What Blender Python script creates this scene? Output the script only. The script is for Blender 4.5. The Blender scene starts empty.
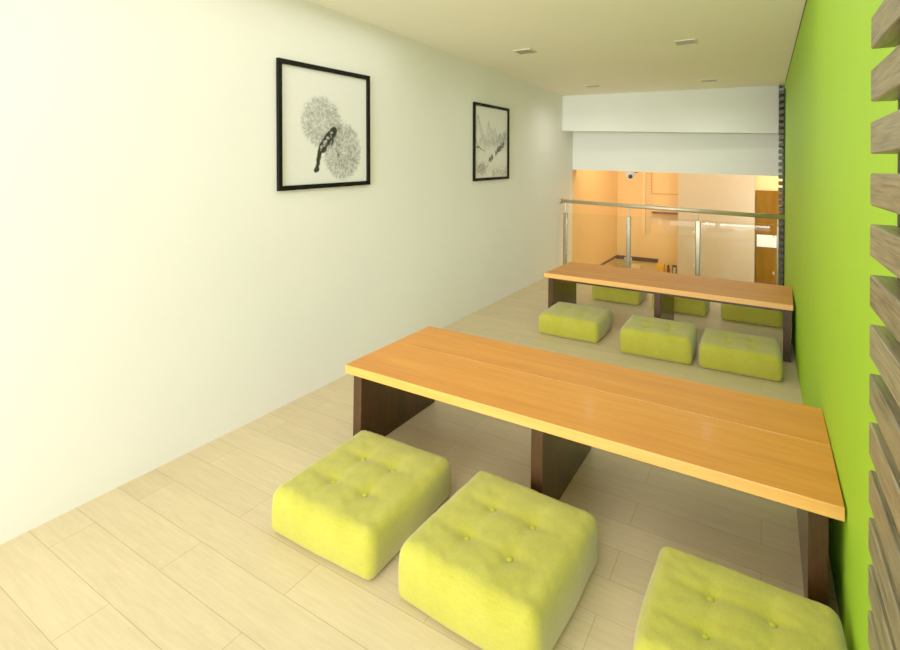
import bpy, bmesh, math, random
from mathutils import Matrix, Vector, noise
random.seed(7)
sc = bpy.context.scene
col = sc.collection
PI = math.pi
W, H = 2.543, 2.361            # room width, ceiling height
YR = -3.3                      # open end of the room behind the camera
YB = 4.75                      # edge of the mezzanine slab

# ------------------------------------------------------------------ helpers
def obj(name, bm, mat=None, parent=None, loc=(0, 0, 0), rotz=0.0, smooth=False):
    me = bpy.data.meshes.new(name)
    bmesh.ops.recalc_face_normals(bm, faces=bm.faces[:])
    bm.to_mesh(me); bm.free()
    if smooth:
        for p in me.polygons: p.use_smooth = True
    for m in (mat if isinstance(mat, (list, tuple)) else [mat]):
        if m: me.materials.append(m)
    o = bpy.data.objects.new(name, me); col.objects.link(o)
    o.location = loc; o.rotation_euler = (0, 0, rotz)
    if parent: o.parent = parent
    return o

def tag(o, label=None, cat=None, group=None, kind=None):
    if label: o['label'] = label
    if cat: o['category'] = cat
    if group: o['group'] = group
    if kind: o['kind'] = kind
    return o

def thing(name, label, cat, loc=(0, 0, 0), rotz=0.0, group=None):
    o = bpy.data.objects.new(name, None); col.objects.link(o)
    o.empty_display_size = .1
    o.location = loc; o.rotation_euler = (0, 0, rotz)
    return tag(o, label, cat, group)

def box(bm, x0, x1, y0, y1, z0, z1, bev=0.0, seg=2, mi=0):
    r = bmesh.ops.create_cube(bm, size=1.0)
    vs = r['verts']
    for v in vs:
        v.co = Vector(((x0 + x1) / 2 + v.co.x * (x1 - x0), (y0 + y1) / 2 + v.co.y * (y1 - y0), (z0 + z1) / 2 + v.co.z * (z1 - z0)))
    fs = set(f for v in vs for f in v.link_faces)
    for f in fs: f.material_index = mi
    if bev > 0:
        es = list(set(e for v in vs for e in v.link_edges))
        bmesh.ops.bevel(bm, geom=es, offset=bev, segments=seg, affect='EDGES', profile=.5)
    return bm

def bx(*a, **k):
    return box(bmesh.new(), *a, **k)

def tube(bm, p0, p1, r0, r1=None, seg=20):
    p0, p1 = Vector(p0), Vector(p1); d = p1 - p0
    m = Matrix.Translation((p0 + p1) / 2) @ d.to_track_quat('Z', 'Y').to_matrix().to_4x4()
    bmesh.ops.create_cone(bm, cap_ends=True, segments=seg, radius1=r0, radius2=r1 if r1 is not None else r0, depth=d.length, matrix=m)
    return bm

def lathe(bm, prof, seg=28, m=Matrix()):
    rings = []
    for r, z in prof:
        rings.append([bm.verts.new(m @ Vector((r * math.cos(2 * PI * i / seg), r * math.sin(2 * PI * i / seg), z))) for i in range(seg)])
    for a, b in zip(rings, rings[1:]):
        for i in range(seg):
            bm.faces.new((a[i], a[(i + 1) % seg], b[(i + 1) % seg], b[i]))
    bm.faces.new(rings[0][::-1]); bm.faces.new(rings[-1])
    return bm

def children(o):
    return [c for c in bpy.data.objects if c.parent == o]

def copy_tree(o, parent=None):
    c = o.copy(); col.objects.link(c)
    if parent: c.parent = parent
    for ch in children(o): copy_tree(ch, c)
    return c

# ------------------------------------------------------------------ materials
def lin(c):
    return tuple((x / 12.92 if x <= .04045 else ((x + .055) / 1.055) ** 2.4) for x in (v / 255 for v in c)) + (1,)

class NT:
    def __init__(s, name):
        s.m = bpy.data.materials.new(name); s.m.use_nodes = True
        s.t = s.m.node_tree; s.b = s.t.nodes['Principled BSDF']
    def n(s, typ, **kw):
        nd = s.t.nodes.new(typ)
        for k, v in kw.items():
            if hasattr(nd, k): setattr(nd, k, v)
            else: nd.inputs[k.replace('_', ' ')].default_value = v
        return nd
    def l(s, a, b): s.t.links.new(a, b)
    def coords(s, scale=(1, 1, 1), rot=(0, 0, 0), loc=(0, 0, 0), kind='Object'):
        tc = s.n('ShaderNodeTexCoord'); mp = s.n('ShaderNodeMapping')
        mp.inputs['Scale'].default_value = scale; mp.inputs['Rotation'].default_value = rot; mp.inputs['Location'].default_value = loc
        s.l(tc.outputs[kind], mp.inputs['Vector']); return mp.outputs['Vector']
    def noise(s, vec, scale, detail=4, rough=.55, dist=0.0):
        n = s.n('ShaderNodeTexNoise'); n.inputs['Scale'].default_value = scale; n.inputs['Detail'].default_value = detail
        n.inputs['Roughness'].default_value = rough; n.inputs['Distortion'].default_value = dist
        s.l(vec, n.inputs['Vector']); return n.outputs['Fac']
    def ramp(s, fac, stops):
        r = s.n('ShaderNodeValToRGB'); e = r.color_ramp.elements
        e[0].position, e[0].color = stops[0]; e[1].position, e[1].color = stops[-1]
        for p, c in stops[1:-1]:
            q = e.new(p); q.color = c
        s.l(fac, r.inputs['Fac']); return r.outputs['Color']
    def mix(s, a, b, fac, mode='MIX'):
        m = s.n('ShaderNodeMix', data_type='RGBA', blend_type=mode)
        for i, v in ((0, fac), (6, a), (7, b)):
            if hasattr(v, 'links') or hasattr(v, 'is_linked'): s.l(v, m.inputs[i])
            else: m.inputs[i].default_value = v
        return m.outputs[2]
    def bump(s, h, strength, dist=.01):
        b = s.n('ShaderNodeBump'); b.inputs['Strength'].default_value = strength; b.inputs['Distance'].default_value = dist
        s.l(h, b.inputs['Height']); s.l(b.outputs['Normal'], s.b.inputs['Normal'])
    def base(s, c):
        if hasattr(c, 'is_linked'): s.l(c, s.b.inputs['Base Color'])
        else: s.b.inputs['Base Color'].default_value = c
    def set(s, **kw):
        for k, v in kw.items(): s.b.inputs[k.replace('_', ' ')].default_value = v
        return s

def plaster(name, c, var=.03, rough=.85, bump=.12):
    t = NT(name); v = t.coords()
    n = t.noise(v, 1.6, 3)
    c = lin(c); d = tuple(x * (1 - var) for x in c[:3]) + (1,)
    t.base(t.ramp(n, [(.3, d), (.7, c)])); t.set(Roughness=rough)
    t.b.inputs['Specular IOR Level'].default_value = .25
    t.bump(t.noise(v, 160, 3), bump, .002)
    return t.m

def plain(name, c, rough=.5, metal=0.0, spec=.5, var=.06, scale=30):
    t = NT(name); v = t.coords(); n = t.noise(v, scale, 3)
    c = lin(c); d = tuple(x * (1 - var) for x in c[:3]) + (1,)
    t.base(t.ramp(n, [(.3, d), (.7, c)])); t.set(Roughness=rough, Metallic=metal)
    t.b.inputs['Specular IOR Level'].default_value = spec
    return t.m

def wood(name, dark, mid, light, axis='x', rough=.35, spec=.5, coat=0.0, fine=60, stretch=14, bump=.08, fmix=.35):
    t = NT(name)
    s = {'x': (1 / stretch, 1, 1), 'y': (1, 1 / stretch, 1), 'z': (1, 1, 1 / stretch)}[axis]
    v = t.coords(scale=s)
    oi = t.n('ShaderNodeObjectInfo'); ad = t.n('ShaderNodeVectorMath', operation='ADD')
    sx = t.n('ShaderNodeMath', operation='MULTIPLY'); sx.inputs[1].default_value = 9.0
    t.l(oi.outputs['Random'], sx.inputs[0]); t.l(v, ad.inputs[0]); t.l(sx.outputs[0], ad.inputs[1]); v = ad.outputs[0]
    a = t.noise(v, 9, 4, .6, .6); b = t.noise(v, fine, 3, .6)
    c1 = t.ramp(a, [(.28, lin(dark)), (.5, lin(mid)), (.75, lin(light))])
    c2 = t.ramp(b, [(.3, lin(dark)), (.62, lin(light))])
    c = t.mix(c1, c2, fmix)
    t.base(c); t.set(Roughness=rough, Coat_Weight=coat, Coat_Roughness=.12)
    t.b.inputs['Specular IOR Level'].default_value = spec
    t.bump(b, bump, .002)
    return t.m

M = {}
M['white'] = plaster('white_plaster', (240, 240, 229))
M['ceil'] = plaster('ceiling_paint', (247, 243, 216), var=.02)
M['green'] = plaster('lime_paint', (148, 198, 30), var=.05, rough=.6)
M['bulk'] = plaster('bulkhead_paint', (230, 233, 216))
M['orange'] = plaster('warm_plaster', (236, 194, 124), var=.03)
M['beige'] = plaster('beige_panel', (190, 176, 142), var=.03)
M['oak'] = wood('honey_oak', (190, 108, 20), (210, 128, 30), (224, 146, 48), 'x', rough=.52, coat=.03, fine=70, stretch=16)
M['oak_edge'] = wood('oak_front_edge', (212, 138, 44), (226, 156, 58), (236, 172, 78), 'x', rough=.4, coat=.2, fine=60, stretch=20)
M['legwood'] = wood('dark_laminate', (30, 16, 5), (50, 28, 11), (74, 44, 20), 'z', rough=.3, coat=.12, spec=.3, fine=120, stretch=6, bump=.05)
M['slat'] = wood('grey_brown_slat', (46, 40, 22), (98, 88, 56), (142, 130, 92), 'y', rough=.5, coat=.1, fine=210, stretch=22, bump=.3, fmix=.6)
M['slat_far'] = plain('far_slat_end', (86, 86, 66), .6)
M['batten'] = plain('dark_batten', (38, 40, 30), .7)
M['steel'] = plain('brushed_steel', (214, 206, 178), .5, 1.0, var=.12, scale=12)
M['steel_post'] = plain('steel_post', (156, 152, 124), .3, 1.0, var=.1, scale=12)
M['frame'] = wood('black_frame_wood', (6, 5, 3), (10, 8, 6), (16, 13, 10), 'z', rough=.6, spec=.08, fine=80)
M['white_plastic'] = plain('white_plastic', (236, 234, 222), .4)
M['dark_glass'] = plain('dark_lens', (30, 22, 20), .12, 0, .6)
M['lamp_frame'] = plain('lamp_trim', (222, 218, 180), .5)
M['lamp_glass'] = plain('unlit_lamp_glass', (128, 124, 84), .3)
M['brown_panel'] = wood('brown_wall_panel', (92, 58, 4), (110, 72, 6), (128, 88, 14), 'z', rough=.8, spec=.1, fine=50, stretch=10)
M['dark_trim'] = plain('dark_brown_trim', (66, 34, 20), .4)
M['red_trim'] = plain('dark_red_trim', (108, 34, 12), .4)
M['gap'] = plain('painted_shadow_gap', (96, 94, 56), .9)
M['button'] = plain('button_cloth', (176, 184, 44), .8)
M['yellow'] = plain('yellow_card', (224, 168, 44), .6)
M['cream'] = plain('cream_card', (232, 204, 140), .6)
M['black'] = plain('black_frame', (28, 22, 26), .4)
M['paleglass'] = plain('pale_green_item', (168, 162, 84), .5)

# floor: pale planks laid across the room, half-lapped
def floor_mat():
    t = NT('pale_plank_floor')
    tc = t.n('ShaderNodeTexCoord'); mp = t.n('ShaderNodeMapping')
    mp.inputs['Location'].default_value = (-.16 + .87 * 8, .89 + .155 * 40, 0)
    t.l(tc.outputs['Object'], mp.inputs['Vector'])
    br = t.n('ShaderNodeTexBrick')
    br.offset = .5; br.offset_frequency = 2; br.squash = 1.0
    for k, v in (('Scale', 1.0), ('Mortar Size', .0015), ('Mortar Smooth', .3), ('Bias', 0.0), ('Brick Width', .87), ('Row Height', .155)):
        br.inputs[k].default_value = v
    br.inputs['Color1'].default_value = lin((214, 195, 151)); br.inputs['Color2'].default_value = lin((204, 185, 141)); br.inputs['Mortar'].default_value = lin((174, 154, 114))
    t.l(mp.outputs['Vector'], br.inputs['Vector'])
    m2 = t.n('ShaderNodeMapping'); m2.inputs['Scale'].default_value = (.1, 1, 1)
    t.l(tc.outputs['Object'], m2.inputs['Vector'])
    g = t.noise(m2.outputs['Vector'], 70, 4, .65, .4); g2 = t.noise(m2.outputs['Vector'], 14, 3, .6)
    c = t.mix(br.outputs['Color'], t.ramp(g, [(.3, (.80, .78, .74, 1)), (.7, (1.06, 1.06, 1.04, 1))]), .55, 'MULTIPLY')
    c = t.mix(c, t.ramp(g2, [(.3, (.90, .89, .86, 1)), (.7, (1.04, 1.04, 1.03, 1))]), .6, 'MULTIPLY')
    t.base(c); t.set(Roughness=.42)
    t.b.inputs['Specular IOR Level'].default_value = .35
    t.bump(g, .05, .002)
    return t.m
M['floor'] = floor_mat()

def fabric_mat():
    t = NT('lime_linen'); v = t.coords()
    big = t.noise(v, 9, 3)
    vx = t.coords(scale=(1, .12, 1)); vy = t.coords(scale=(.12, 1, 1))
    a = t.noise(vx, 300, 2); b = t.noise(vy, 300, 2)
    ab = t.n('ShaderNodeMath', operation='ADD'); t.l(a, ab.inputs[0]); t.l(b, ab.inputs[1])
    c = t.ramp(big, [(.3, lin((166, 162, 40))), (.7, lin((178, 174, 56)))])
    hf = t.n('ShaderNodeMath', operation='MULTIPLY'); hf.inputs[1].default_value = .5; t.l(ab.outputs[0], hf.inputs[0])
    c = t.mix(c, t.ramp(hf.outputs[0], [(.35, (.82, .82, .74, 1)), (.65, (1.08, 1.08, 1.1, 1))]), .7, 'MULTIPLY')
    t.base(c); t.set(Roughness=.9, Sheen_Weight=.25, Sheen_Roughness=.5)
    t.b.inputs['Specular IOR Level'].default_value = .15
    t.bump(hf.outputs[0], .22, .003)
    return t.m
M['fabric'] = fabric_mat()

def glass_mat():
    t = NT('railing_glass'); nt = t.t
    out = nt.nodes['Material Output']
    tr = t.n('ShaderNodeBsdfTransparent'); tr.inputs['Color'].default_value = (.95, .965, .92, 1)
    gl = t.n('ShaderNodeBsdfGlossy'); gl.inputs['Roughness'].default_value = .02; gl.inputs['Color'].default_value = (1, 1, .95, 1)
    fr = t.n('ShaderNodeFresnel'); fr.inputs['IOR'].default_value = 1.5
    v = t.coords(); n = t.noise(v, 3, 2)
    mu = t.n('ShaderNodeMath', operation='MULTIPLY_ADD'); mu.inputs[1].default_value = .22; mu.inputs[2].default_value = .01; t.l(fr.outputs[0], mu.inputs[0])
    mx = t.n('ShaderNodeMixShader'); t.l(mu.outputs[0], mx.inputs[0]); t.l(tr.outputs[0], mx.inputs[1]); t.l(gl.outputs[0], mx.inputs[2])
    t.l(mx.outputs[0], out.inputs['Surface'])
    return t.m
M['glass'] = glass_mat()
M['glass_edge'] = plain('glass_edge', (206, 204, 150), .3)

def ink_mat():
    t = NT('ink_on_paper')
    a = t.n('ShaderNodeVertexColor'); a.layer_name = 'ink'
    v = t.coords(); n = t.noise(v, 120, 2)
    c = t.mix(a.outputs['Color'], t.ramp(n, [(.3, (.93, .93, .92, 1)), (.7, (1, 1, 1, 1))]), 1.0, 'MULTIPLY')
    t.base(c); t.set(Roughness=.35)
    return t.m
M['ink'] = ink_mat()

# ------------------------------------------------------------------ setting
def struct(name, bm, mat, **k):
    return tag(obj(name, bm, mat, **k), kind='structure')

struct('floor', bx(-.12, W + .12, YR, YB, -.25, 0), M['floor'])
struct('ceiling', bx(-.12, W + .12, YR, 5.02, H, H + .15), M['ceil'])
struct('wall_left', bx(-.12, 0, YR, 5.02, 0, H), M['white'])
struct('wall_right', bx(W, W + .12, YR, 5.02, 0, H), M['green'])
def slanted(x0, x1, y0, y1, zl, zr, ztop, yaw=0.0):      # bulkhead whose soffit falls slightly to the right
    bm = bmesh.new(); box(bm, x0, x1, y0, y1, 0, 1)
    for v in bm.verts:
        v.co.y += yaw * (v.co.x - (x0 + x1) / 2)
        v.co.z = ztop if v.co.z > .5 else zl + (zr - zl) * (v.co.x - x0) / (x1 - x0)
    return bm
struct('wall_back', slanted(0, W - .06, 4.68, 4.86, 1.888, 1.81, H, .10), M['bulk'])
struct('wall_back_lower', slanted(-.05, W, 5.021, 5.22, 1.362, 1.312, H + .15), M['bulk'])
struct('gap_shade_strip', bx(W - .006, W - .0005, YR, 4.5, H - .006, H - .0005), M['gap'])  # dark strip drawn in for the shade where ceiling meets green wall
# the lit hall beyond the railing
struct('wall_atrium_left', bx(-.12, -.002, 5.02, 7.85, -1.2, 2.5), M['orange'])
struct('wall_atrium_back', bx(-.12, 3.6, 7.7, 7.85, -1.2, 2.5), M['orange'])
struct('wall_atrium_middle', bx(1.086, 2.226, 7.45, 7.7, -1.2, 2.5), M['beige'])
struct('wall_atrium_right', bx(3.5, 3.6, 5.02, 7.7, -1.2, 2.5), M['orange'])
struct('floor_atrium', bx(-.12, 3.6, 4.75, 7.85, -1.3, -1.2), M['beige'])
struct('ceiling_atrium', bx(-.12, 3.6, 5.22, 7.85, 2.5, 2.6), M['orange'])
struct('wall_slab_front', bx(-.12, 3.6, 4.75, 4.8, -1.2, -.02), M['bulk'])
struct('trim_2', bx(0, .03, 5.1, 7.68, -.262, -.236), M['dark_trim'])
struct('trim_3', bx(.0, .73, 7.66, 7.698, -.305, -.238), M['dark_trim'])
bm = bmesh.new(); box(bm, .455, .505, 7.66, 7.699, .2, 2.0)
for i in range(30): box(bm, .515, .60, 7.67, 7.699, .25 + i * .056, .285 + i * .056)
struct('trim_4', bm, plaster('pale_orange_strip', (244, 206, 140)))
bm = bmesh.new(); box(bm, .62, 1.08, 7.68, 7.699, .93, .945); box(bm, .60, .612, 7.68, 7.699, .93, 2.0)
struct('trim_5', bm, plaster('warm_groove', (212, 150, 76)))

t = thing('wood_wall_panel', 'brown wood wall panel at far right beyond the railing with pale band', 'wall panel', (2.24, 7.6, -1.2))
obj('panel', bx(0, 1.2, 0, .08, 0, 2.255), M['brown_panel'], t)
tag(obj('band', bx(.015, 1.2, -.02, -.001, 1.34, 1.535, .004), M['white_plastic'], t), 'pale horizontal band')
tag(obj('base_strip', bx(0, 1.2, -.015, -.001, .72, .765), M['red_trim'], t), 'dark red strip')

t = tag(obj('wall_shelf', bx(.635, 1.075, 7.56, 7.699, .585, .617, .004), M['red_trim']), 'thin dark red shelf on the orange wall beyond the glass railing', 'shelf')

# goods on a counter at the foot of the orange wall, seen through the glass
CT = -.6
t = thing('display_counter', 'low cream counter against orange wall beyond and below railing', 'counter', (.02, 7.2, -1.2))
obj('carcass', bx(0, 1.05, .03, .45, 0, .57), M['cream'], t)
obj('worktop', bx(-.01, 1.06, 0, .455, .57, .6, .004), M['beige'], t)
def small_box(x, y, w, d, h, mat, label, cat='box', name='storage_box'):
    t = thing(name, label, cat, (x, y, CT))
    obj('body', bx(-w / 2, w / 2, -d / 2, d / 2, 0, h * .82, .004), mat, t)
    obj('lid', bx(-w / 2 - .006, w / 2 + .006, -d / 2 - .006, d / 2 + .006, h * .82 + .0005, h, .004), mat, t)
    return t
small_box(.80, 7.5, .12, .12, .315, M['yellow'], 'tall yellow box on the low counter beyond the glass railing')
small_box(.16, 7.5, .15, .15, .25, M['paleglass'], 'olive green box in the far left corner beyond the railing')
small_box(.40, 7.45, .15, .15, .25, M['cream'], 'cream box on counter just right of the second railing post')
t = thing('canister', 'slim dark red canister on counter beside black framed stand', 'canister', (.93, 7.5, CT))
obj('body', lathe(bmesh.new(), [(.022, 0), (.026, .006), (.026, .24), (.02, .26)]), M['red_trim'], t, smooth=True)
obj('cap', lathe(bmesh.new(), [(.018, .2605), (.019, .265), (.019, .3), (.015, .305)]), M['dark_trim'], t, smooth=True)
t = thing('display_stand', 'small black framed stand on counter at edge of beige panel', 'stand', (1.03, 7.5, CT))
bm = bmesh.new()
for a in ((-.035, -.02, .012, .31), (.02, .035, .012, .31), (-.02, .02, .012, .05), (-.02, .02, .14, .175), (-.02, .02, .28, .31)): box(bm, a[0], a[1], -.02, .02, a[2], a[3])
obj('frame', bm, M['black'], t); obj('base', bx(-.04, .04, -.05, .05, 0, .012), M['black'], t)
obj('card', bx(-.0195, .0195, -.004, .004, .176, .279), M['cream'], t)

# ------------------------------------------------------------------ tables
def make_table(L, D, label):
    T, t = .42, .040
    r = thing('low_table', label, 'table', group=None)
    g = .004; half = D * .54
    def plank(y0, y1, front):
        bm = bmesh.new(); box(bm, 0, L, y0, y1, T - t, T, .0018, 2)
        for f in bm.faces:
            f.normal_update()
            f.material_index = 1 if (abs(f.normal.y) > .8 or abs(f.normal.x) > .8) else 0
        return obj('plank', bm, [M['oak'], M['oak_edge']], r)
    plank(0, half - g / 2, True)
    plank(half + g / 2, D, False)
    for x in (.028, .948, 1.834):
        obj('leg', bx(x, x + .05, .03, D - .04, 0, T - t - .0005, .003), M['legwood'], r)
    for x0, x1 in ((.0785, .9475), (.9985, 1.8335)):
        obj('apron', bx(x0, x1, .050, .072, T - t - .028, T - t - .0005, .002), M['legwood'], r)
    return r
tb = make_table(1.918, .718, 'long low two-plank wooden table in the foreground, nearest the camera')
tb.location = (.619, -.3302, 0); tb.rotation_euler.z = -.0069
tb2 = make_table(1.894, .70, 'long low wooden table at the back in front of the glass railing')
tb2.location = (.630, 2.275, 0); tb2.rotation_euler.z = -.0295

# ------------------------------------------------------------------ cushions
def cushion_bm(w=.48, d=.48, h=.17, N=44):
    bm = bmesh.new(); R = .03
    hx, hy, hz = w / 2, d / 2, h / 2
    B = .076                                       # button offset
    btn = [(-B, -B - .012), (B, -B - .012), (-B, B - .012), (B, B - .012)]
    def shape(p):
        q = Vector((p[0] * hx, p[1] * hy, p[2] * hz))
        c = Vector((max(-hx + R, min(hx - R, q.x)), max(-hy + R, min(hy - R, q.y)), max(-hz + R, min(hz - R, q.z))))
        e = q - c
        if e.length > 1e-9: q = c + e.normalized() * R if max(abs(e.x), abs(e.y), abs(e.z)) > R * .999 else q
        x, y, z = q
        u, v = x / hx, y / hy
        k = 1 - .5 * max(0, z / hz) ** 2
        if z > 0:                                   # top tapers in a touch and puffs up
            f = 1 - .035 * (z / hz) ** 2
            x *= f; y *= f
        side = 1 - (z / hz) ** 2
        bul = .010 * side
        x += math.copysign(bul, x) * max(0, 1 - v * v) * (abs(u) ** 6)
        y += math.copysign(bul, y) * max(0, 1 - u * u) * (abs(v) ** 6)
        if z > hz * .3:
            zz = max(0, (z / hz - .3) / .7)
            z += zz * .010 * max(0, 1 - u * u) ** .8 * max(0, 1 - v * v) ** .8
            for bx_, by_ in btn:
                r2 = (x - bx_) ** 2 + (y - by_) ** 2
                z -= zz * (.012 * math.exp(-r2 / (2 * .018 ** 2)) + .007 * math.exp(-r2 / (2 * .055 ** 2)))
            def crease(a, b, t, A):                 # valley along a line, a across, b along
                return A * math.exp(-(a * a) / (2 * .010 ** 2)) * t
            for s in (-B, B):
                fx = max(0, 1 - (abs(y) / (hy * .92)) ** 4); fy = max(0, 1 - (abs(x) / (hx * .92)) ** 4)
                z -= zz * crease(x - s, y, fx, .0032) + zz * crease(y - s + .012, x, fy, .0032)
            z += zz * .0035 * noise.noise((x * 18, y * 18, 3.1)) + zz * .0022 * noise.noise(((x + y) * 60, (x - y) * 14, 7.7))
        x += .004 * noise.noise((x * 7, y * 7, z * 7 + 5)); y += .004 * noise.noise((x * 7 + 9, y * 7, z * 7))
        return Vector((x, y, z + hz))
    verts = {}
    def V(i, j, k):
        key = (i, j, k)
        if key not in verts:
            s = lambda a, n: math.copysign(1, (2 * a / n - 1)) * abs(2 * a / n - 1) ** .8
            verts[key] = bm.verts.new(shape((s(i, N), s(j, N), s(k, NZ))))
        return verts[key]
    NZ = 18
    for i in range(N):
        for j in range(N):
            bm.faces.new((V(i, j, 0), V(i, j + 1, 0), V(i + 1, j + 1, 0), V(i + 1, j, 0)))
            bm.faces.new((V(i, j, NZ), V(i + 1, j, NZ), V(i + 1, j + 1, NZ), V(i, j + 1, NZ)))
    for i in range(N):
        for k in range(NZ):
            bm.faces.new((V(i, 0, k), V(i + 1, 0, k), V(i + 1, 0, k + 1), V(i, 0, k + 1)))
            bm.faces.new((V(i, N, k), V(i, N, k + 1), V(i + 1, N, k + 1), V(i + 1, N, k)))
            bm.faces.new((V(0, i, k), V(0, i, k + 1), V(0, i + 1, k + 1), V(0, i + 1, k)))
            bm.faces.new((V(N, i, k), V(N, i + 1, k), V(N, i + 1, k + 1), V(N, i, k + 1)))
    zb = min(v.co.z for v in bm.verts)
    for v in bm.verts: v.co.z = max(0, v.co.z - zb)
    return bm, btn
def make_cushion():
    r = thing('floor_cushion', 'x', 'cushion')
    bm, btn = cushion_bm()
    tops = []
    for bx_, by_ in btn:
        tops.append(min((( v.co.x - bx_) ** 2 + (v.co.y - by_) ** 2, v.co.z) for v in bm.verts if v.co.z > .1)[1])
    obj('cover', bm, M['fabric'], r, smooth=True)
    for (bx_, by_), z in zip(btn, tops):
        obj('button', lathe(bmesh.new(), [(.006, -.002), (.0095, .0005), (.0095, .003), (.006, .0055), (.001, .0062)], 16), M['button'], r, loc=(bx_, by_, z), smooth=True)
    return r
proto = make_cushion()
CUSH = [  # x, y, rot, sx, sy, sz, label
 (.994, -.605, .022, 1.02, 1.15, .96, 'lime tufted floor cushion before the near table, closest to white wall'),
 (1.596, -.617, -.05, 1.025, 1.11, 1.04, 'lime tufted floor cushion before the near table, between the other two'),
 (2.287, -.612, -.01, .98, .90, 1.06, 'lime tufted floor cushion beside green wall, cut off by the bottom edge'),
 (.985, 2.10, .007, 1.04, 1.05, .98, 'lime floor cushion before the back table, closest to the white wall'),
 (1.662, 1.995, .018, 1.03, .96, 1.10, 'lime floor cushion before the back table, middle of its row'),
 (2.20, 2.008, .013, 1.02, .98, .98, 'lime floor cushion before the back table, nearest the green wall'),
 (1.041, 3.437, -.007, 1.0, .96, 1.0, 'lime floor cushion behind the back table, seen between left and middle legs'),
 (1.645, 3.39, .0, 1.0, .96, 1.0, 'lime floor cushion behind the back table, partly hidden by middle leg'),
 (2.246, 3.38, .02, 1.0, .96, .96, 'lime floor cushion behind the back table, beside the green wall'),
]
for i, (x, y, a, sx, sy, sz, lb) in enumerate(CUSH):
    o = proto if i == 0 else copy_tree(proto)
    o.location = (x, y, 0); o.rotation_euler.z = a; o.scale = (sx, sy, sz)
    o['label'] = lb
    o['group'] = 'floor cushions in front of the near table' if i < 3 else ('floor cushions in front of the back table' if i < 6 else 'floor cushions behind the back table')

# ------------------------------------------------------------------ slatted screens
def slat_screen(name, label, x0, x1, y0, y1, zs, sh, mat, battens, cat='wall screen'):
    r = thing(name, label, cat, (0, 0, 0))
    for z in zs:
        obj('slat', bx(x0, x1, y0, y1, z - sh / 2, z + sh / 2, .002, 1), mat, r)
    for b0, b1 in battens:
        obj('batten', bx(x1 + .0005, W - .0005, b0, b1, 0.0005, min(H - .02, max(zs) + .04)), M['batten'], r)
    return r
zs = []
for k in range(-9, 20):
    z = 1.603 - .0862 * k + .00055 * k * k if k > 0 else 1.603 - .0862 * k
    if .03 < z < H - .06: zs.append(z)
slat_screen('slat_screen', 'grey-brown horizontal slat screen on green wall at right edge, near camera', 2.48, 2.513, -2.95, -1.122, zs, .0525, M['slat'], [(-1.17, -1.124), (-2.0, -1.955), (-2.9, -2.855)])
zs2 = [H - .11 - .0725 * k for k in range(31) if H - .11 - .0725 * k > .03]
slat_screen('slat_screen', 'narrow far slat screen at the end of the green wall by the railing', 2.488, 2.528, 4.55, 4.98, zs2, .040, M['slat_far'], [(4.565, 4.95)])

# ------------------------------------------------------------------ railing
r = thing('glass_railing', 'stainless steel and glass railing at the edge of the raised floor', 'railing', (0, 4.5, 0))
zr = lambda x: .938 - .0268 * x
bm = bmesh.new(); tube(bm, (.004, 0, zr(0)), (W - .002, 0, zr(W - .002)), .025, seg=24)
hr = obj('handrail', bm, M['steel'], r, smooth=False)
for p in hr.data.polygons: p.use_smooth = True
obj('wall_flange', tube(bmesh.new(), (.0005, 0, zr(0)), (.02, 0, zr(0)), .04, seg=24), M['steel'], hr)
px = [.075, .895, 1.685, 2.478]
for x in px:
    hw = .026 if x < 2.4 else .012
    p = obj('post', box(box(bmesh.new(), x - hw, x + hw, -.016, .016, .006, .78, .008, 3), x - hw - .006, x + hw + .006, -.03, .03, .0005, .008), M['steel_post'], r)
    obj('spigot', tube(bmesh.new(), (x, 0, .7805), (x, 0, zr(x) - .024), .009, seg=14), M['steel'], p)
for a, b in zip(px, px[1:]):
    bm = bmesh.new(); box(bm, a + .034, b - .034, -.005, .005, .10, .785)
    for f in bm.faces:
        f.normal_update(); f.material_index = 0 if abs(f.normal.y) > .8 else 1
    g = obj('glass_panel', bm, [M['glass'], M['glass_edge']], r)
    for z in (.25, .65):
        for e in (a + .026, b - .046):
            obj('clamp', box(bmesh.new(), e, e + .016, -.012, .012, z - .015, z + .015, .003), M['steel'], g)

# ------------------------------------------------------------------ pictures
def art_mesh(w, h, paint, name, parent):
    nx, ny = 170, int(170 * h / w)
    buf = [[1.0] * nx for _ in range(ny)]
    paint(buf, nx, ny)
    bm = bmesh.new()
    vs = [[bm.verts.new((0.006, (i / (nx - 1) - .5) * w, (.5 - j / (ny - 1)) * h)) for i in range(nx)] for j in range(ny)]
    for j in range(ny - 1):
        for i in range(nx - 1):
            bm.faces.new((vs[j][i], vs[j + 1][i], vs[j + 1][i + 1], vs[j][i + 1]))
    for f in bm.faces: f.normal_flip() if f.normal.x < 0 else None
    me = bpy.data.meshes.new(name); bm.to_mesh(me); bm.free()
    at = me.color_attributes.new('ink', 'FLOAT_COLOR', 'POINT')
    k = 0
    for j in range(ny):
        for i in range(nx):
            v = max(0.015, buf[j][i]); at.data[k].color = (v * .86, v * .86, v * .80, 1); k += 1
    me.materials.append(M['ink'])
    o = bpy.data.objects.new(name, me); col.objects.link(o); o.parent = parent
    return o
def dab(buf, nx, ny, u, v, r, a):
    """soft round touch of ink at u, v (0..1, v down), r in widths"""
    cx, cy, R = u * nx, v * ny, max(.55, r * nx)
    for j in range(max(0, int(cy - R - 1)), min(ny, int(cy + R + 2))):
        for i in range(max(0, int(cx - R - 1)), min(nx, int(cx + R + 2))):
            d = math.hypot(i - cx, j - cy)
            k = max(0, min(1, R + .5 - d)) * a
            buf[j][i] *= 1 - k
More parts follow.
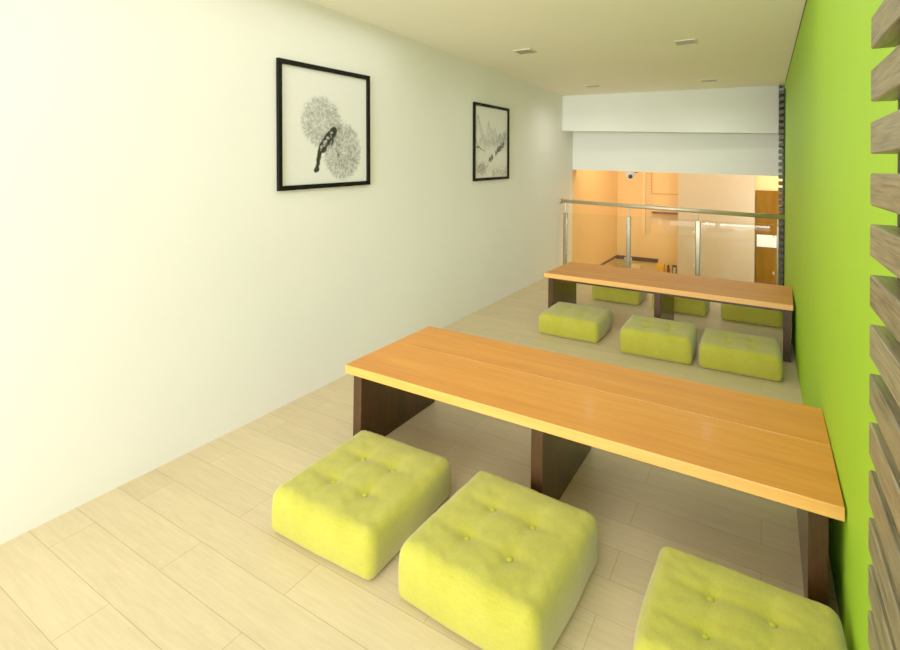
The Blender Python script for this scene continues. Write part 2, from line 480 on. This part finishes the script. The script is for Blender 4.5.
def stroke(buf, nx, ny, pts, r0, r1, a, jit=0.0):
    n = 0
    for (u0, v0), (u1, v1) in zip(pts, pts[1:]):
        L = int(math.hypot((u1 - u0) * nx, (v1 - v0) * ny) / .8) + 2
        for s in range(L):
            t = s / L; q = (n + t) / (len(pts) - 1)
            dab(buf, nx, ny, u0 + (u1 - u0) * t + random.gauss(0, jit), v0 + (v1 - v0) * t + random.gauss(0, jit), r0 + (r1 - r0) * q, a)
        n += 1
def paint_tree(buf, nx, ny):
    rnd = random.Random(3)
    for cu, cv, ru, rv, n, a in ((.435, .455, .215, .21, 520, .26), (.685, .705, .22, .245, 620, .28)):
        for _ in range(n * 3):                       # a web of fine twigs filling each crown
            th = rnd.uniform(0, 2 * PI); rr = math.sqrt(rnd.random()) * (.97 + .06 * rnd.random()); t2 = th + rnd.gauss(0, .5)
            x, y = rr * math.cos(th), rr * math.sin(th); L = rnd.uniform(.08, .2)
            pts = [(cu + ru * x, cv + rv * y)]
            for q in range(2):
                t2 += rnd.gauss(0, .7); x += L * math.cos(t2) * .6; y += L * math.sin(t2) * .6
                pts.append((cu + ru * x, cv + rv * y))
            stroke(buf, nx, ny, pts, .0015, .001, a * rnd.uniform(.12, .55))
        for j in range(ny):                          # pale wash
            for i in range(nx):
                q = math.hypot((i / nx - cu) / ru, (j / ny - cv) / rv)
                if q < 1: buf[j][i] *= 1 - .18 * (1 - q ** 4)
    for cu, cv, ru, rv, n in ((.52, .30, .17, .13, 60), (.8, .5, .13, .1, 40)):
        for _ in range(n):
            th = rnd.uniform(0, 2 * PI); rr = math.sqrt(rnd.random())
            dab(buf, nx, ny, cu + ru * rr * math.cos(th), cv + rv * rr * math.sin(th), .006, .05)
    for k in range(9):                               # pale branches in the lower crown
        th = -1.9 + k * .45
        stroke(buf, nx, ny, [(.62, .74), (.62 + .05 * math.cos(th), .74 + .06 * math.sin(th)), (.62 + .11 * math.cos(th + .2), .74 + .13 * math.sin(th + .2))], .004, .001, .4)
    stroke(buf, nx, ny, [(.58, .53), (.52, .57), (.47, .63), (.42, .69)], .034, .034, .85, .007)   # the dark trunk
    stroke(buf, nx, ny, [(.55, .55), (.56, .62), (.54, .66)], .012, .008, .6, .003)
    stroke(buf, nx, ny, [(.42, .68), (.395, .75), (.385, .82), (.365, .865)], .026, .014, .75, .003)
    stroke(buf, nx, ny, [(.38, .865), (.35, .875)], .024, .018, .8, .002)
    for _ in range(26):
        dab_u, dab_v = rnd.uniform(.42, .57), 0
        s = (dab_u - .42) / .15
        k = rnd.uniform(.006, .012)
        cx, cy = dab_u, .69 - .15 * s + rnd.gauss(0, .012)
        for j in range(int((cy - k) * ny), int((cy + k) * ny)):
            for i in range(int((cx - k) * nx), int((cx + k) * nx)):
                if 0 <= i < nx and 0 <= j < ny: buf[j][i] = min(1, buf[j][i] + .22)
def paint_hills(buf, nx, ny):
    rnd = random.Random(5)
    def ridge(y0, amp, seed, a, fade):
        for i in range(nx):
            u = i / nx
            top = y0 - amp * (abs(noise.noise((u * 3.1, seed, 0))) + .4 * abs(noise.noise((u * 9, seed, 2)))) 
            for j in range(int(top * ny), min(ny, int((top + fade) * ny))):
                s = 1 - (j / ny - top) / fade
                if 0 <= j: buf[j][i] *= 1 - a * s * (.5 + .9 * abs(noise.noise((u * 14, j / ny * 30, seed))))
    ridge(.52, .50, 1.3, .42, .24); ridge(.56, .34, 4.7, .44, .16); ridge(.86, .12, 8.1, .10, .16)
    for _ in range(70):
        u = rnd.uniform(.38, .95); v = .34 + rnd.random() * .14
        stroke(buf, nx, ny, [(u, v), (u + rnd.gauss(0, .01), v + .07)], .003, .002, .22)
    for _ in range(16):
        stroke(buf, nx, ny, [(.9 + rnd.gauss(0, .03), .30 + rnd.random() * .1), (.9 + rnd.gauss(0, .03), .44)], .004, .002, .25)
    for _ in range(280):                              # dark pines scattered up the slope
        q = rnd.random() ** .8
        u = .42 + .46 * q + rnd.gauss(0, .02); v = .75 - .25 * q + rnd.gauss(0, .022)
        if .54 < u < .61: continue
        dab(buf, nx, ny, u, v, rnd.uniform(.005, .016), rnd.uniform(.35, .85))
        if rnd.random() < .4: stroke(buf, nx, ny, [(u, v), (u + rnd.gauss(0, .02), v + rnd.gauss(0, .03))], .004, .002, .5)
    stroke(buf, nx, ny, [(.06, .57), (.12, .565), (.2, .60), (.28, .62)], .012, .004, .5, .003)
    for _ in range(420):
        u = rnd.gauss(.2, .1); v = rnd.gauss(.86, .05)
        dab(buf, nx, ny, u, v, .009, .26)
    for _ in range(320):
        u = rnd.uniform(.5, .98); v = rnd.gauss(.93, .035)
        dab(buf, nx, ny, u, v, .009, .2)
def picture(label, y, z, w, h, ang, paint):
    r = thing('framed_picture', label, 'picture', (.001, y, z))
    r.rotation_euler = (ang, 0, 0)
    f = .028
    bm = bmesh.new()
    box(bm, 0, .022, -w / 2, w / 2, h / 2 - f, h / 2, .002, 1); box(bm, 0, .022, -w / 2, w / 2, -h / 2, -h / 2 + f, .002, 1)
    box(bm, 0, .022, -w / 2, -w / 2 + f, -h / 2 + f, h / 2 - f, .002, 1); box(bm, 0, .022, w / 2 - f, w / 2, -h / 2 + f, h / 2 - f, .002, 1)
    obj('frame', bm, M['frame'], r)
    obj('backing', bx(0.001, .004, -w / 2 + f, w / 2 - f, -h / 2 + f, h / 2 - f), M['white_plastic'], r)
    art_mesh(w - 2 * f, h - 2 * f, paint, 'print', r)
picture('black framed ink print of two round tree crowns, nearer the camera', .147, 1.613, .785, .748, .024, paint_tree)
picture('black framed ink print of hills and pines, farther along white wall', 2.422, 1.626, .779, .749, .018, paint_hills)

# ------------------------------------------------------------------ ceiling fittings
LT = [(.617, 1.813, 'square recessed ceiling light closest to the framed pictures'), (1.822, 2.10, 'square recessed ceiling light nearest the camera on green wall side'),
      (.60, 3.86, 'square recessed ceiling light near back wall on white wall side'), (1.825, 4.06, 'square recessed ceiling light near back wall on green wall side')]
first = None
for x, y, lb in LT:
    if first is None:
        first = thing('ceiling_light', lb, 'ceiling light')
        bm = bmesh.new(); s = .075; i = .068
        for a in ((-s, s, -s, -i), (-s, s, i, s), (-s, -i, -i, i), (i, s, -i, i)): box(bm, *a, -.009, -.0005, .001, 1)
        obj('frame', bm, M['lamp_frame'], first)
        obj('lens', bx(-i, i, -i, i, -.0075, -.0005), M['lamp_glass'], first)
        o = first
    else: o = copy_tree(first)
    o.location = (x, y, H); o['label'] = lb; o['group'] = 'recessed ceiling lights'

t = thing('hanging_security_camera', 'small white dome camera hanging under the far bulkhead above railing', 'camera', (.78, 5.1, 1.337))
obj('base', lathe(bmesh.new(), [(.064, .0), (.066, -.004), (.064, -.03), (.058, -.036)], 28), M['white_plastic'], t, smooth=True)
obj('dome', lathe(bmesh.new(), [(.056, -.0365), (.057, -.05), (.052, -.068), (.04, -.085), (.022, -.096), (.002, -.1)], 28), M['white_plastic'], t, smooth=True)
obj('lens', lathe(bmesh.new(), [(.030, 0), (.028, .008), (.018, .016), (.002, .019)], 20, Matrix.Translation((.012, -.046, -.06)) @ Matrix.Rotation(math.radians(100), 4, 'X')), M['dark_glass'], t, smooth=True)
obj('bracket', bx(.07, .1, -.02, .02, -.014, .0), M['dark_trim'], t)

# ------------------------------------------------------------------ light
def area(name, loc, rot, sx, sy, power, colr, spread=None):
    l = bpy.data.lights.new(name, 'AREA'); l.shape = 'RECTANGLE'; l.size = sx; l.size_y = sy; l.energy = power; l.color = colr
    if spread: l.spread = spread
    o = bpy.data.objects.new(name, l); col.objects.link(o); o.location = loc; o.rotation_euler = rot
    return o
w = bpy.data.worlds.new('World'); sc.world = w; w.use_nodes = True
bg = w.node_tree.nodes['Background']; bg.inputs['Color'].default_value = (1, .99, .97, 1); bg.inputs['Strength'].default_value = 1.8
# sun-lit sky through the open front behind the camera
s = bpy.data.lights.new('sun', 'SUN'); s.energy = 3.1; s.angle = math.radians(34); s.color = (1, .985, .96)
so = bpy.data.objects.new('sun', s); col.objects.link(so)
so.rotation_euler = Vector((-.14, 1, -.10)).to_track_quat('-Z', 'Y').to_euler()
area('left_window_light', (.5, -2.9, 1.5), Vector((-.15, 1, -.35)).to_track_quat('-Z', 'Y').to_euler(), 1.2, 1.8, 4, (1, .99, .97))
area('overhead_fill_light', (1.27, -.95, H - .03), (0, 0, 0), 2.2, 3.5, 20, (1, .98, .92))  # added overhead fill out of view, no such fixture in the room
area('low_fill_light', (1.1, -2.6, .25), Vector((0, 1, .62)).to_track_quat('-Z', 'Y').to_euler(), 2.0, .9, 11, (1, .98, .9))  # added low fill lamp, aimed up to brighten the ceiling
# warm lamps in the hall beyond
def pt(name, loc, power, colr, r=.12):
    l = bpy.data.lights.new(name, 'POINT'); l.energy = power; l.color = colr; l.shadow_soft_size = r
    o = bpy.data.objects.new(name, l); col.objects.link(o); o.location = loc
pt('hall_lamp', (.9, 5.8, 2.1), 26, (1, .86, .64)); pt('hall_lamp', (2.0, 6.3, 2.2), 16, (1, .9, .74)); pt('hall_lamp', (2.9, 7.2, 1.7), 14, (1, .84, .58))

for x, y, lb in LT:                                   # added fill spots; the ceiling fixtures themselves are unlit
    l = bpy.data.lights.new('fill_spot', 'SPOT'); l.energy = 3 if y < 3 else 11; l.color = (1, .97, .88)
    l.spot_size = math.radians(168); l.spot_blend = 1.0; l.shadow_soft_size = .05
    o = bpy.data.objects.new('fill_spot', l); col.objects.link(o); o.location = (x, y, H - .07)
# ------------------------------------------------------------------ camera
cd = bpy.data.cameras.new('camera'); co = bpy.data.objects.new('camera', cd); col.objects.link(co)
rt = Vector((0.85372809, 0.52058221, 0.01193832)); up = Vector((-0.00604918, -0.01300993, 0.99989707)); fw = Vector((-0.52068394, 0.85371243, 0.00795785))
m = Matrix((( rt.x, up.x, -fw.x, 2.3310537), (rt.y, up.y, -fw.y, -2.18658116), (rt.z, up.z, -fw.z, 1.37763397), (0, 0, 0, 1)))
co.matrix_world = m
cd.sensor_width = 36; cd.lens = 512.4315 * 36 / 900
cd.shift_x = (450 - 450.169) / 900; cd.shift_y = (162.8486 - 325) / 900
cd.clip_start = .02
sc.camera = co
sc.view_settings.view_transform = 'Standard'
sc.view_settings.look = 'None'
sc.view_settings.exposure = 0.31
sc.view_settings.gamma = 1.3
